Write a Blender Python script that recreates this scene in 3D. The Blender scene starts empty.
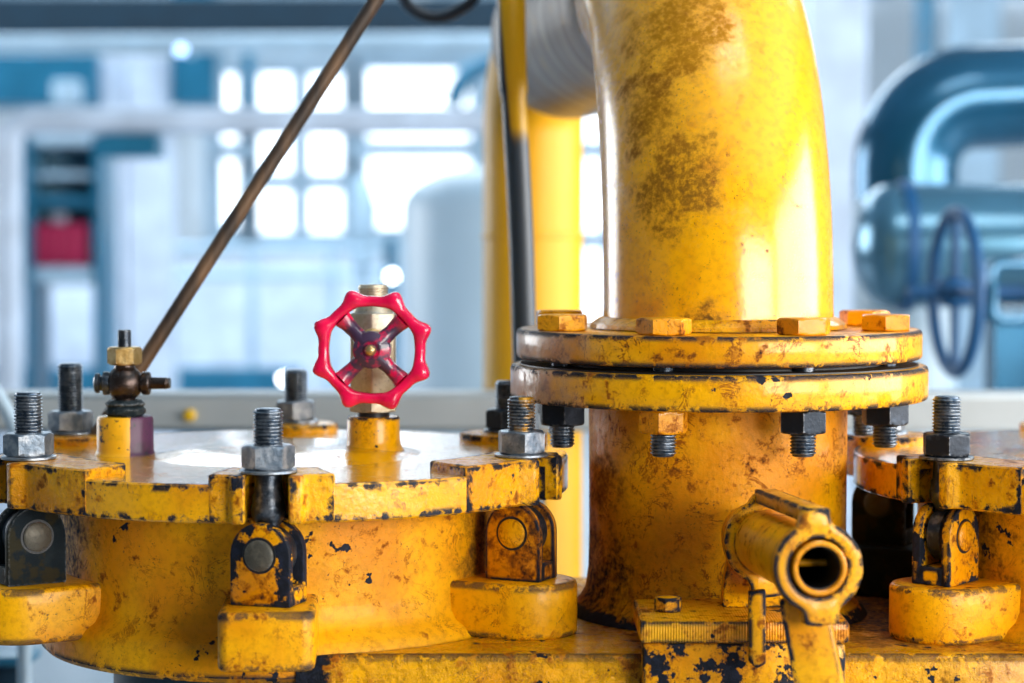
import bpy, bmesh, math, random
from mathutils import Vector, Matrix
random.seed(7)
PI = math.pi
sc = bpy.context.scene
COL = sc.collection
W, H, F, HOR = 1024.0, 683.0, 2200.0, 240.0
DC, ZC = 2.2, 1.5                      # camera distance to the flange axis, camera height
PITCH = math.atan((H / 2 - HOR) / F)

def P(px, py, Y):
    """world point on the photo pixel (px, py) at depth Y"""
    u, v = (px - W / 2) / F, (H / 2 - py) / F
    c, s = math.cos(PITCH), math.sin(PITCH)
    d = Vector((u, c + v * s, -s + v * c))
    return Vector((0, -DC, ZC)) + d * ((Y + DC) / d.y)

# ------------------------------------------------------------------ camera
cam = bpy.data.cameras.new('camera'); cam.lens = F / W * 36.0; cam.sensor_width = 36.0
cam.clip_start = 0.05; cam.clip_end = 200
co = bpy.data.objects.new('camera', cam); COL.objects.link(co)
co.location = (0, -DC, ZC); co.rotation_euler = (PI / 2 - PITCH, 0, 0)
cam.dof.use_dof = True; cam.dof.focus_distance = 2.03; cam.dof.aperture_fstop = cam.lens / 22.0
sc.camera = co

# ------------------------------------------------------------------ object helpers
def tag(o, label=None, cat=None, group=None, kind=None):
    if label: o['label'] = label
    if cat: o['category'] = cat
    if group: o['group'] = group
    if kind: o['kind'] = kind
    return o

def thing(name, label, cat, loc=(0, 0, 0), rz=0.0, group=None):
    o = bpy.data.objects.new(name, None); COL.objects.link(o)
    o.location = loc; o.rotation_euler = (0, 0, rz); o.empty_display_size = 0.02
    return tag(o, label, cat, group)

def mk(name, bm, mat, parent=None, loc=(0, 0, 0), rot=(0, 0, 0), sharp=38, smooth=True):
    bmesh.ops.recalc_face_normals(bm, faces=bm.faces[:])
    me = bpy.data.meshes.new(name); bm.to_mesh(me); bm.free()
    if smooth:
        for p in me.polygons: p.use_smooth = True
        me.set_sharp_from_angle(angle=math.radians(sharp))
    me.materials.append(mat)
    o = bpy.data.objects.new(name, me); COL.objects.link(o)
    o.location = loc; o.rotation_euler = rot
    if parent: o.parent = parent
    return o

def struct(name, bm, mat, **k):
    return tag(mk(name, bm, mat, **k), kind='structure')

def copy_tree(o, parent=None):
    c = o.copy(); COL.objects.link(c)
    if parent: c.parent = parent
    for ch in list(o.children): copy_tree(ch, c)
    return c

def kids(root, name):
    return [c for c in root.children if c.name.split('.')[0] == name]

# ------------------------------------------------------------------ mesh helpers
I4 = Matrix.Identity(4)
def T(x, y, z): return Matrix.Translation((x, y, z))
def R(a, ax): return Matrix.Rotation(a, 4, ax)
def along(a, b):
    """matrix taking +Z from a towards b"""
    d = (Vector(b) - Vector(a))
    return Matrix.Translation(a) @ d.to_track_quat('Z', 'Y').to_matrix().to_4x4(), d.length

def prism(bm, pts, z0, z1, M=I4):
    lo = [bm.verts.new(M @ Vector((x, y, z0))) for x, y in pts]
    hi = [bm.verts.new(M @ Vector((x, y, z1))) for x, y in pts]
    n = len(pts)
    bm.faces.new(lo[::-1]); bm.faces.new(hi)
    for i in range(n):
        bm.faces.new((lo[i], lo[(i + 1) % n], hi[(i + 1) % n], hi[i]))
    return bm

def box(bm, a, b, M=I4):
    return prism(bm, [(a[0], a[1]), (b[0], a[1]), (b[0], b[1]), (a[0], b[1])], a[2], b[2], M)

def lathe(bm, prof, seg=48, M=I4, closed=False):
    """profile [(r, z)]; r == 0 makes a pole; open ends are capped"""
    rings = []
    for r, z in prof:
        if r < 1e-6: rings.append([bm.verts.new(M @ Vector((0, 0, z)))])
        else: rings.append([bm.verts.new(M @ Vector((r * math.cos(2 * PI * i / seg), r * math.sin(2 * PI * i / seg), z))) for i in range(seg)])
    pairs = list(zip(rings, rings[1:]))
    if closed: pairs.append((rings[-1], rings[0]))
    for a, b in pairs:
        for i in range(seg):
            j = (i + 1) % seg
            if len(a) == 1 and len(b) == 1: continue
            if len(a) == 1: bm.faces.new((a[0], b[i], b[j]))
            elif len(b) == 1: bm.faces.new((a[i], a[j], b[0]))
            else: bm.faces.new((a[i], a[j], b[j], b[i]))
    if not closed:
        if len(rings[0]) > 1: bm.faces.new(rings[0][::-1])
        if len(rings[-1]) > 1: bm.faces.new(rings[-1])
    return bm

def tube(bm, pts, rad, seg=24, cap=True):
    pts = [Vector(p) for p in pts]; n = len(pts)
    rads = rad if isinstance(rad, (list, tuple)) else [rad] * n
    t0 = (pts[1] - pts[0]).normalized()
    up = Vector((0, 0, 1)) if abs(t0.z) < 0.9 else Vector((0, 1, 0))
    nrm = (up - t0 * up.dot(t0)).normalized()
    rings = []
    for i in range(n):
        t = (pts[min(i + 1, n - 1)] - pts[max(i - 1, 0)]).normalized()
        nrm = (nrm - t * nrm.dot(t)).normalized(); bn = t.cross(nrm)
        rings.append([bm.verts.new(pts[i] + (nrm * math.cos(2 * PI * k / seg) + bn * math.sin(2 * PI * k / seg)) * rads[i]) for k in range(seg)])
    for a, b in zip(rings, rings[1:]):
        for k in range(seg): bm.faces.new((a[k], a[(k + 1) % seg], b[(k + 1) % seg], b[k]))
    if cap: bm.faces.new(rings[0][::-1]); bm.faces.new(rings[-1])
    return bm

def bev(bm, w, seg=2, ang=40):
    bm.normal_update()
    es = [e for e in bm.edges if len(e.link_faces) == 2 and e.calc_face_angle(0) > math.radians(ang)]
    if es: bmesh.ops.bevel(bm, geom=es, offset=w, segments=seg, profile=0.5, affect='EDGES', clamp_overlap=True)
    return bm

def hexpts(rc, a0=0.0): return [(rc * math.cos(a0 + i * PI / 3), rc * math.sin(a0 + i * PI / 3)) for i in range(6)]

def hexnut(bm, rc, z0, z1, a0=0.0, M=I4, cham=0.12):
    """hexagonal nut with the domed chamfer nuts have at both faces"""
    seg = 48; af = rc * math.cos(PI / 6); h = z1 - z0; rings = []
    for t in (0.0, 0.04, 0.1, 0.18, 0.82, 0.9, 0.96, 1.0):
        e = min(t, 1 - t)
        lim = af * (0.985 + 0.30 * (e / 0.18)) if e < 0.18 else 9
        ring = []
        for i in range(seg):
            a = 2 * PI * i / seg
            k = ((a + PI / 6) % (PI / 3)) - PI / 6
            r = min(af / math.cos(((a) % (PI / 3)) - PI / 6), lim)
            ring.append(bm.verts.new(M @ Vector((r * math.cos(a + a0), r * math.sin(a + a0), z0 + h * t))))
        rings.append(ring)
    for a, b in zip(rings, rings[1:]):
        for i in range(seg): bm.faces.new((a[i], a[(i + 1) % seg], b[(i + 1) % seg], b[i]))
    bm.faces.new(rings[0][::-1]); bm.faces.new(rings[-1])
    return bm

def thread(bm, r, z0, z1, pitch=0.0031, depth=0.0017, seg=32, M=I4, chamfer=True):
    prof = [(r - depth, z0)]; z = z0
    n = max(2, int((z1 - z0 - 0.002) / pitch)); p = (z1 - z0 - 0.002) / n
    for i in range(n):
        prof += [(r - depth, z + 0.06 * p), (r, z + 0.42 * p), (r, z + 0.62 * p), (r - depth, z + 0.96 * p)]; z += p
    prof += [(r - depth, z), (r - depth * 1.3, z1 - 0.0006), (r - depth * 2.0, z1)]
    return lathe(bm, prof, seg, M)

# ------------------------------------------------------------------ materials
class NT:
    def __init__(s, name):
        s.m = bpy.data.materials.new(name); s.m.use_nodes = True
        s.t = s.m.node_tree; s.n = s.t.nodes; s.b = s.n['Principled BSDF']
    def new(s, kind, **k):
        n = s.n.new(kind)
        for a, v in k.items(): setattr(n, a, v)
        return n
    def link(s, a, b): s.t.links.new(a, b)
    def val(s, sock, v):
        if hasattr(v, 'links') or isinstance(v, bpy.types.NodeSocket): s.link(v, sock)
        else: sock.default_value = v
    def math(s, op, a, b=0.0, clamp=False):
        n = s.new('ShaderNodeMath', operation=op, use_clamp=clamp); s.val(n.inputs[0], a); s.val(n.inputs[1], b); return n.outputs[0]
    def ramp(s, f, lo, hi):
        n = s.new('ShaderNodeMapRange'); n.interpolation_type = 'SMOOTHSTEP'; s.val(n.inputs[0], f)
        n.inputs[1].default_value = lo; n.inputs[2].default_value = hi; return n.outputs[0]
    def mix(s, f, a, b):
        n = s.new('ShaderNodeMix', data_type='RGBA'); s.val(n.inputs[0], f); s.val(n.inputs[6], a); s.val(n.inputs[7], b); return n.outputs[2]
    def fmix(s, f, a, b):
        n = s.new('ShaderNodeMix', data_type='FLOAT'); s.val(n.inputs[0], f); s.val(n.inputs[2], a); s.val(n.inputs[3], b); return n.outputs[0]
    def coords(s, stretch=None):
        tc = s.new('ShaderNodeTexCoord'); oi = s.new('ShaderNodeObjectInfo')
        v = s.new('ShaderNodeVectorMath', operation='ADD'); s.link(tc.outputs['Object'], v.inputs[0])
        mu = s.math('MULTIPLY', oi.outputs['Random'], 9.0); s.link(mu, v.inputs[1]); s.obj = tc.outputs['Object']
        return v.outputs[0]
    def scale(s, v, x, y, z):
        n = s.new('ShaderNodeMapping'); n.inputs['Scale'].default_value = (x, y, z); s.link(v, n.inputs[0]); return n.outputs[0]
    def noise(s, v, sc, det=4, rough=0.55, dist=0.0):
        n = s.new('ShaderNodeTexNoise'); n.inputs['Scale'].default_value = sc; n.inputs['Detail'].default_value = det
        n.inputs['Roughness'].default_value = rough; n.inputs['Distortion'].default_value = dist; s.link(v, n.inputs['Vector']); return n.outputs[0]
    def bump(s, h, st, dist=0.002, nrm=None):
        n = s.new('ShaderNodeBump'); n.inputs['Strength'].default_value = st; n.inputs['Distance'].default_value = dist
        s.link(h, n.inputs['Height'])
        if nrm: s.link(nrm, n.inputs['Normal'])
        return n.outputs[0]
    def edge(s, dist, n=10):
        """rises from 0 to about 0.5 towards the convex edges of the mesh itself (rays cast into the solid)"""
        a = s.new('ShaderNodeAmbientOcclusion', samples=n, inside=True, only_local=True); a.inputs['Distance'].default_value = dist
        return s.math('SUBTRACT', 1.0, a.outputs['AO'])
    def out(s, **k):
        for a, v in k.items(): s.val(s.b.inputs[a.replace('_', ' ')], v)
        return s.m

YEL = (0.88, 0.41, 0.0, 1); ORA = (0.72, 0.26, 0.0, 1); BLK = (0.008, 0.010, 0.016, 1)

def yellow(name, chips=0.5, grime=0.4, worn=0.5, tone=0.35, rough=0.3, lump=0.3, stain_shade=None, black=0.0, streak=0.0, rim_light=None, vein=0.4, coat=0.35, crumb=0.0, ed=0.011, hatch=0, spec=0.22):
    s = NT(name); v = s.coords()
    big = s.noise(v, 9, 3); mid = s.noise(v, 32, 6, 0.62); fine = s.noise(v, 140, 5, 0.68); sp = s.noise(v, 420, 2); jag = s.noise(v, 62, 7, 0.68)
    col = s.mix(s.ramp(big, 0.62 - tone * 0.5, 0.78 - tone * 0.3), YEL, ORA)
    col = s.mix(s.math('MULTIPLY', s.ramp(fine, 0.44, 0.70), 0.5), col, (0.48, 0.185, 0.0, 1))
    # dirt rubbed into the paint: brown first, nearly black where it is thick
    g = s.math('MULTIPLY', s.ramp(jag, 0.64 - grime * 0.26, 0.82 - grime * 0.2), s.ramp(big, 0.30, 0.58))
    if streak:
        sv = s.scale(v, 60, 60, 5); st = s.noise(sv, 1.0, 4, 0.6)
        g = s.math('MAXIMUM', g, s.math('MULTIPLY', s.ramp(st, 0.62 - streak * 0.15, 0.85), streak))
    if vein:                                               # fine dark scratches and cracks
        w = s.noise(v, 24, 6, 0.7, 0.8); rd = s.math('ABSOLUTE', s.math('SUBTRACT', w, 0.5))
        g = s.math('MAXIMUM', g, s.math('MULTIPLY', s.math('MULTIPLY', s.math('SUBTRACT', 1.0, s.ramp(rd, 0.002, 0.03)), s.ramp(mid, 0.42, 0.62)), vein))
    col = s.mix(s.ramp(g, 0.0, 0.55), col, (0.36, 0.105, 0.001, 1)); col = s.mix(s.math('MULTIPLY', s.ramp(g, 0.4, 0.95), s.fmix(s.ramp(fine, 0.4, 0.6), 0.5, 1.0)), col, (0.018, 0.012, 0.009, 1))
    dots = s.math('MULTIPLY', s.ramp(sp, 0.62, 0.70), s.ramp(mid, 0.46, 0.6))
    col = s.mix(s.math('MULTIPLY', dots, 0.85), col, (0.03, 0.016, 0.008, 1))
    rg = s.fmix(g, rough, min(rough + 0.45, 0.95)); dirt_shade = g
    if stain_shade:                                              # list of (centre, radius, strength): soot and grease patches, painted shade on the vessels
        for c, r, k in stain_shade:
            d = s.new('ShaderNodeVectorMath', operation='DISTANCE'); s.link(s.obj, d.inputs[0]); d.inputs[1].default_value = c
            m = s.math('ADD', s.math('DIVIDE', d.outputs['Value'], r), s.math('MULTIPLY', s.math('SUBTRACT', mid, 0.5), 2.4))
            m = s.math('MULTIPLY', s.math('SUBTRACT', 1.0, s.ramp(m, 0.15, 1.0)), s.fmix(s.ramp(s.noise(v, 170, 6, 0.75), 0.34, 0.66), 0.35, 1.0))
            col = s.mix(s.math('MULTIPLY', s.ramp(m, 0.0, 0.7), 0.7), col, (0.34, 0.13, 0.002, 1)); col = s.mix(s.math('MULTIPLY', s.ramp(m, 0.25, 1.0), k), col, (0.016, 0.012, 0.010, 1)); rg = s.fmix(m, rg, 0.85); dirt_shade = s.math('MAXIMUM', dirt_shade, m)
    if rim_light:                                               # pale rim light painted into one side: (direction, start, end, colour)
        dv, lo, hi, fc = rim_light
        d = s.new('ShaderNodeVectorMath', operation='DOT_PRODUCT'); s.link(s.obj, d.inputs[0]); d.inputs[1].default_value = dv
        m = s.math('MULTIPLY', s.ramp(s.math('ADD', d.outputs['Value'], s.math('MULTIPLY', s.math('SUBTRACT', mid, 0.5), 0.12)), lo, hi), 0.8)
        col = s.mix(m, col, fc)
    # chipped paint: along the edges, then islands
    ech = 0.0
    if worn:
        e = s.edge(ed, 12)
        thr = s.fmix(s.ramp(s.math('ADD', s.math('MULTIPLY', jag, 0.6), s.math('MULTIPLY', mid, 0.4)), 0.53 - worn * 0.12, 0.66 - worn * 0.06), 0.09, 0.62)
        ech = s.ramp(s.math('SUBTRACT', e, thr), -0.02, 0.04)
    isl = s.noise(v, 48, 5, 0.55); dens = s.noise(v, 8, 2)
    ich = s.ramp(s.math('ADD', isl, s.math('MULTIPLY', s.math('SUBTRACT', dens, 0.5), 0.5)), 0.82 - chips * 0.2, 0.832 - chips * 0.2)
    ch = s.math('MAXIMUM', ech, ich)
    if black:
        bl = s.ramp(s.noise(v, 26, 8, 0.66), 0.70 - black * 0.4, 0.715 - black * 0.4); ch = s.math('MAXIMUM', ch, bl)
    chcol = s.mix(s.ramp(fine, 0.42, 0.66), BLK, (0.014, 0.018, 0.034, 1))
    col = s.mix(ch, col, chcol); rg = s.fmix(ch, rg, 0.6); dirt_shade = s.math('MAXIMUM', dirt_shade, s.math('MULTIPLY', ch, 0.55))
    hgt = s.math('ADD', s.math('MULTIPLY', mid, 0.5), s.math('MULTIPLY', fine, 0.25))
    if crumb: hgt = s.math('ADD', hgt, s.math('MULTIPLY', s.ramp(jag, 0.4, 0.6), crumb))
    hgt = s.math('SUBTRACT', hgt, s.math('MULTIPLY', ch, 0.45))
    if hatch:
        g_ = s.new('ShaderNodeSeparateXYZ'); s.link(s.obj, g_.inputs[0])
        hgt = s.math('ADD', hgt, s.math('MULTIPLY', s.math('SINE', s.math('MULTIPLY', g_.outputs[0], hatch)), 0.14))
    nb = s.bump(hgt, lump, 0.006)
    return s.out(Base_Color=col, Roughness=rg, Normal=nb, Coat_Weight=s.fmix(s.math('MAXIMUM', ch, s.ramp(dirt_shade, 0.0, 0.7)), coat, 0.0), Specular_IOR_Level=s.fmix(s.ramp(dirt_shade, 0.1, 0.8), spec, 0.12), Coat_Roughness=0.12)

def steel(name, base=(0.035, 0.05, 0.075, 1), light=(0.16, 0.18, 0.21, 1), rough=0.42, metal=0.75, worn=0.4, grime=0.5, tint=None):
    s = NT(name); v = s.coords(); mid = s.noise(v, 60, 5, 0.6); fine = s.noise(v, 260, 4, 0.6)
    col = s.mix(s.ramp(mid, 0.62 - worn * 0.4, 0.8 - worn * 0.2), base, light)
    if tint: col = s.mix(s.ramp(s.noise(v, 34, 4, 0.6), 0.50, 0.58), col, tint)
    col = s.mix(s.math('MULTIPLY', s.ramp(fine, 0.55, 0.75), grime), col, (0.012, 0.013, 0.018, 1))
    e = s.ramp(s.math('MULTIPLY', s.edge(0.003, 6), s.ramp(fine, 0.3, 0.6)), 0.12, 0.4)
    col = s.mix(s.math('MULTIPLY', e, 0.5), col, (0.42, 0.44, 0.46, 1))
    nb = s.bump(fine, 0.22, 0.002)
    return s.out(Base_Color=col, Metallic=metal, Specular_IOR_Level=0.2 if metal < 0.3 else 0.5, Roughness=s.fmix(fine, rough - 0.08, rough + 0.16), Normal=nb)

def plain(name, c, rough=0.5, metal=0.0, var=0.12, scale=6.0, coat=0.0):
    s = NT(name); v = s.coords(); n = s.noise(v, scale, 4, 0.6)
    d = tuple(x * (1 - var * 2) for x in c[:3]) + (1,)
    col = s.mix(s.ramp(n, 0.3, 0.72), d, tuple(c[:3]) + (1,))
    return s.out(Base_Color=col, Roughness=s.fmix(n, max(rough - 0.06, 0.03), rough + 0.08), Metallic=metal, Coat_Weight=coat)

def glow(name, c, st):
    s = NT(name); return s.out(Base_Color=c, Emission_Color=c, Emission_Strength=st)

M = {}
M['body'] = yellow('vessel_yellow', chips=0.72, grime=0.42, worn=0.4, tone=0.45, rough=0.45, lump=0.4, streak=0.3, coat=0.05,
                   stain_shade=[((-0.205, -0.07, 0.09), 0.13, 1.0), ((0.19, -0.10, 0.07), 0.06, 0.8)])  # dark patches paint shade into both sides of the body, beside the clevises
M['lid'] = yellow('lid_yellow', chips=0.5, grime=0.3, worn=0.9, tone=0.25, rough=0.15, lump=0.38, coat=0.8, spec=0.5)
M['lid_mid'] = yellow('lid_centre_yellow', chips=0.3, grime=0.3, worn=0, tone=0.2, rough=0.15, lump=0.38, coat=0.8, spec=0.5)
M['lug'] = yellow('lug_yellow', chips=0.45, grime=0.5, worn=1.0, tone=0.35, rough=0.26, lump=0.5, coat=0.3, crumb=0.25)
M['boss'] = yellow('boss_yellow', chips=0.62, grime=0.45, worn=0.5, tone=0.35, lump=0.35, rough=0.38, coat=0.15, ed=0.010)
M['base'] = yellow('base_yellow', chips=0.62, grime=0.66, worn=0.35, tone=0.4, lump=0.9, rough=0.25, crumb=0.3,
                   stain_shade=[((0.17, -0.04, 1.128), 0.24, 1.0), ((0.20, 0.04, 1.128), 0.24, 1.0), ((0.16, -0.06, 1.128), 0.2, 1.0), ((0.2, -0.02, 1.128), 0.22, 1.0), ((-0.15, -0.02, 1.128), 0.07, 1.0)])
M['pipe'] = yellow('pipe_yellow', chips=0.05, grime=0.24, worn=0.0, tone=0.05, rough=0.19, lump=0.12, streak=0.15, vein=0.25, coat=0.22, spec=0.5,
                   stain_shade=[((-0.060, -0.10, 0.15), 0.085, 0.6), ((-0.055, -0.03, 0.31), 0.11, 0.3), ((-0.09, -0.07, 0.22), 0.08, 0.35), ((-0.02, -0.115, 0.006), 0.035, 0.9)])
M['seam'] = yellow('seam_yellow', chips=0.45, grime=0.6, worn=0, tone=0.3, rough=0.3, lump=0.7, crumb=0.4)
M['riser'] = yellow('riser_yellow', chips=0.1, grime=0.5, worn=0.2, tone=0.55, rough=0.45, lump=0.6, vein=0.6, coat=0.1,
                    stain_shade=[((-0.13, -0.05, 0.02), 0.11, 1.0), ((-0.115, -0.05, 0.13), 0.05, 0.7)])
M['flange'] = yellow('flange_yellow', chips=0.34, grime=0.55, worn=0.25, tone=0.3, rough=0.3, lump=0.4, vein=0.7, rim_light=((-1, 0, 0), 0.11, 0.20, (0.42, 0.30, 0.22, 1)), ed=0.008)
M['flange2'] = yellow('flange_yellow_chipped', chips=0.52, grime=0.45, worn=0.45, tone=0.3, rough=0.3, lump=0.4, vein=0.5, rim_light=((-1, 0, 0), 0.11, 0.20, (0.45, 0.28, 0.20, 1)), ed=0.009)
M['bolt_y'] = yellow('bolt_yellow', chips=0.4, grime=0.6, worn=0, tone=0.5, rough=0.35, lump=0.4, ed=0.004)
M['clevis_y'] = yellow('clevis_yellow', chips=0.5, grime=0.95, worn=0.15, tone=0.9, rough=0.35, lump=0.4, vein=0.8, ed=0.005)
M['clevis_b'] = yellow('clevis_chipped', chips=0.5, grime=0.6, worn=0.7, tone=0.4, rough=0.35, lump=0.4, black=0.50, ed=0.006)
M['bracket'] = yellow('bracket_yellow', chips=0.45, grime=0.5, worn=0.45, tone=0.35, rough=0.33, lump=0.3, ed=0.006)
M['tube'] = yellow('tube_yellow', chips=0.5, grime=0.45, worn=0, tone=0.4, rough=0.33, lump=0.25)
M['plate'] = yellow('bracket_plate_ribbed', chips=0.62, grime=0.6, worn=0.5, tone=0.4, rough=0.33, lump=0.45, ed=0.006, hatch=2600.0)
M['bracket_b'] = yellow('bracket_yellow_blackened', chips=0.5, grime=0.5, worn=0.6, tone=0.35, rough=0.35, lump=0.4, black=0.46, ed=0.006)
M['socket_y'] = yellow('socket_yellow', chips=0.55, grime=0.45, worn=0.2, tone=0.3, rough=0.3, lump=0.4, ed=0.005)
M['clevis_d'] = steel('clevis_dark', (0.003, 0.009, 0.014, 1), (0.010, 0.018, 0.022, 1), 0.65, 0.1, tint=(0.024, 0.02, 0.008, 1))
M['stud'] = steel('stud_steel', (0.04, 0.065, 0.10, 1), (0.20, 0.23, 0.27, 1), 0.28, 0.85)
M['stud_y'] = steel('stud_steel_painted', (0.02, 0.035, 0.055, 1), (0.10, 0.12, 0.15, 1), 0.34, 0.6, tint=(0.45, 0.22, 0.01, 1))
M['nut'] = steel('nut_steel', (0.13, 0.17, 0.22, 1), (0.40, 0.42, 0.45, 1), 0.34, 0.8, worn=0.6)
M['nut_d'] = steel('nut_black', (0.012, 0.018, 0.028, 1), (0.04, 0.055, 0.08, 1), 0.36, 0.6, worn=0.3)
M['shank'] = steel('shank_dark', (0.035, 0.045, 0.06, 1), (0.20, 0.21, 0.23, 1), 0.28, 0.8)
M['pin'] = steel('pin_steel', (0.10, 0.09, 0.07, 1), (0.22, 0.19, 0.14, 1), 0.45, 0.5)
M['brass'] = steel('brass_dirty', (0.42, 0.25, 0.07, 1), (0.60, 0.42, 0.18, 1), 0.32, 0.85, worn=0.6, grime=0.4)
M['bronze'] = steel('bronze_dark', (0.055, 0.04, 0.035, 1), (0.11, 0.08, 0.07, 1), 0.26, 0.85, worn=0.4, grime=0.3)
M['pale_brass'] = steel('valve_brass', (0.50, 0.40, 0.26, 1), (0.66, 0.58, 0.44, 1), 0.36, 0.7, worn=0.7, grime=0.45)
M['gasket'] = plain('gasket_black', (0.012, 0.014, 0.018), 0.4)
M['packing'] = steel('packing_black', (0.012, 0.02, 0.024, 1), (0.04, 0.05, 0.05, 1), 0.5, 0.2)

def red_mat():
    s = NT('handwheel_red'); v = s.coords(); mid = s.noise(v, 60, 5, 0.6); fine = s.noise(v, 240, 4)
    col = s.mix(s.ramp(mid, 0.35, 0.7), (0.84, 0.004, 0.075, 1), (0.62, 0.002, 0.05, 1))
    d = s.new('ShaderNodeVectorMath', operation='LENGTH'); s.link(s.obj, d.inputs[0])
    # hub and spokes have lost most of their paint
    wear = s.math('MULTIPLY', s.math('SUBTRACT', 1.0, s.ramp(d.outputs['Value'], 0.030, 0.047)), s.ramp(mid, 0.30, 0.50))
    col = s.mix(wear, col, (0.045, 0.02, 0.055, 1))
    e = s.ramp(s.math('MULTIPLY', s.edge(0.003, 6), s.ramp(fine, 0.5, 0.7)), 0.15, 0.4)
    col = s.mix(s.math('MULTIPLY', e, 0.6), col, (0.03, 0.02, 0.03, 1))
    return s.out(Base_Color=col, Roughness=s.fmix(wear, 0.2, 0.4), Coat_Weight=0.5, Coat_Roughness=0.1, Normal=s.bump(s.noise(v, 90, 3), 0.2, 0.003))
M['red'] = red_mat()

def two_tone(name, mat_axis, lim, c1, c2, rough=0.4):
    s = NT(name); v = s.coords(); n = s.noise(v, 40, 4, 0.6)
    d = s.new('ShaderNodeVectorMath', operation='DOT_PRODUCT'); s.link(s.obj, d.inputs[0]); d.inputs[1].default_value = mat_axis
    f = s.ramp(s.math('ADD', d.outputs['Value'], s.math('MULTIPLY', s.math('SUBTRACT', n, 0.5), abs(lim) * 0.12 + 0.002)), lim - 0.0006, lim + 0.0006)
    a = s.mix(s.ramp(n, 0.5, 0.75), c1, tuple(x * 0.5 for x in c1[:3]) + (1,)); b = s.mix(s.ramp(n, 0.4, 0.7), c2, tuple(x * 0.5 for x in c2[:3]) + (1,))
    dt = s.ramp(s.noise(v, 120, 5, 0.65), 0.60, 0.63)
    return s.out(Base_Color=s.mix(dt, s.mix(f, a, b), (0.02, 0.015, 0.02, 1)), Roughness=rough, Normal=s.bump(n, 0.3, 0.003))
M['cock_base'] = two_tone('socket_yellow_plum', (1, 0, 0), 0.009, (0.85, 0.42, 0.006, 1), (0.075, 0.014, 0.055, 1))

def band_mat():
    s = NT('primer_banded'); v = s.coords()
    b = s.noise(s.scale(v, 3, 26, 3), 1.0, 5, 0.6, 0.4); n = s.noise(v, 30, 4)
    col = s.mix(s.ramp(b, 0.35, 0.6), (0.33, 0.27, 0.22, 1), (0.13, 0.075, 0.045, 1))
    col = s.mix(s.math('MULTIPLY', s.ramp(n, 0.55, 0.75), 0.6), col, (0.5, 0.28, 0.04, 1))
    return s.out(Base_Color=col, Roughness=0.4, Normal=s.bump(n, 0.2, 0.004))
M['band'] = band_mat()
M['yel_far'] = plain('downpipe_yellow', (0.86, 0.42, 0.0), 0.45, var=0.05)
M['rust'] = (lambda s: (lambda v: s.out(Base_Color=s.mix(s.ramp(s.noise(s.scale(v, 30, 30, 4), 1.0, 4), 0.35, 0.65), (0.15, 0.085, 0.045, 1), (0.04, 0.028, 0.022, 1)), Roughness=0.55, Metallic=0.3))(s.coords()))(NT('rod_rusty'))
# background paints
M['yelplain'] = plain('yellow_paint', (0.85, 0.5, 0.01), 0.4)
M['white'] = plain('white_paint', (0.62, 0.73, 0.90), 0.45)
M['palewhite'] = plain('pale_wall', (0.70, 0.78, 0.85), 0.7, scale=1.2, var=0.06)
M['ice'] = plain('ice_blue_paint', (0.42, 0.60, 0.76), 0.45)
M['teal'] = plain('teal_paint', (0.012, 0.15, 0.27), 0.35)
M['navy'] = plain('navy_paint', (0.001, 0.03, 0.062), 0.6)
M['bluemetal'] = plain('blue_gloss', (0.015, 0.12, 0.23), 0.2, metal=0.55, coat=0.4, var=0.1)
M['bluegrey'] = plain('bluegrey_gloss', (0.09, 0.24, 0.36), 0.22, metal=0.6, coat=0.4, var=0.1)
M['bluewheel'] = plain('blue_wheel', (0.0, 0.075, 0.22), 0.55)
M['crimson'] = plain('crimson_paint', (0.50, 0.015, 0.09), 0.5)
M['tank'] = plain('tank_paint', (0.42, 0.55, 0.66), 0.4, var=0.05, scale=1.5)
M['grey'] = plain('ledge_grey', (0.44, 0.47, 0.48), 0.45, scale=3)
M['floor'] = plain('floor_paint', (0.34, 0.39, 0.43), 0.3, scale=1.0)
M['ceil'] = plain('ceiling_paint', (0.30, 0.45, 0.56), 0.7, scale=1.0)
M['wallside'] = plain('wall_grey', (0.20, 0.25, 0.29), 0.7, scale=1.0)
M['dim'] = plain('wall_dim', (0.07, 0.08, 0.09), 0.8, scale=1.0)
M['pane'] = glow('window_daylight', (0.93, 0.97, 1.0, 1), 2.4)
M['lamp'] = glow('lamp_glass', (0.95, 0.97, 1.0, 1), 16.0)
M['bluelamp'] = glow('lamp_glass_blue', (0.45, 0.65, 1.0, 1), 4.0)
M['hose'] = plain('hose_black', (0.012, 0.02, 0.035), 0.35)

# ================================================================== THE VESSELS
R_B = 0.267                                             # swing bolt circle
Z_LIDTOP, Z_LIDBOT, Z_PAD, Z_LUGBOT = -0.214, -0.248, -0.205, -0.238
Z_BOSS, Z_BASE = -0.321, -0.372
SLOT = 0.019

def dirv(th): return Vector((math.sin(th), -math.cos(th)))          # th measured from the camera side, + to the right

def pol(r, th): d = dirv(th); return (d.x * r, d.y * r)

def slot_pts(th, r_out, r_in):
    """slot walls from outside in and back out, in order of growing th"""
    o = dirv(th); t = Vector((o.y, -o.x)) * -1.0        # t points to growing th
    pts = []
    for k in range(0, 9):
        a = PI * k / 8
        p = o * r_in - t * SLOT * math.cos(a) - o * SLOT * math.sin(a); pts.append((p.x, p.y))
    a = o * r_out - t * SLOT; b = o * r_out + t * SLOT
    return [(a.x, a.y)] + pts + [(b.x, b.y)]

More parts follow.
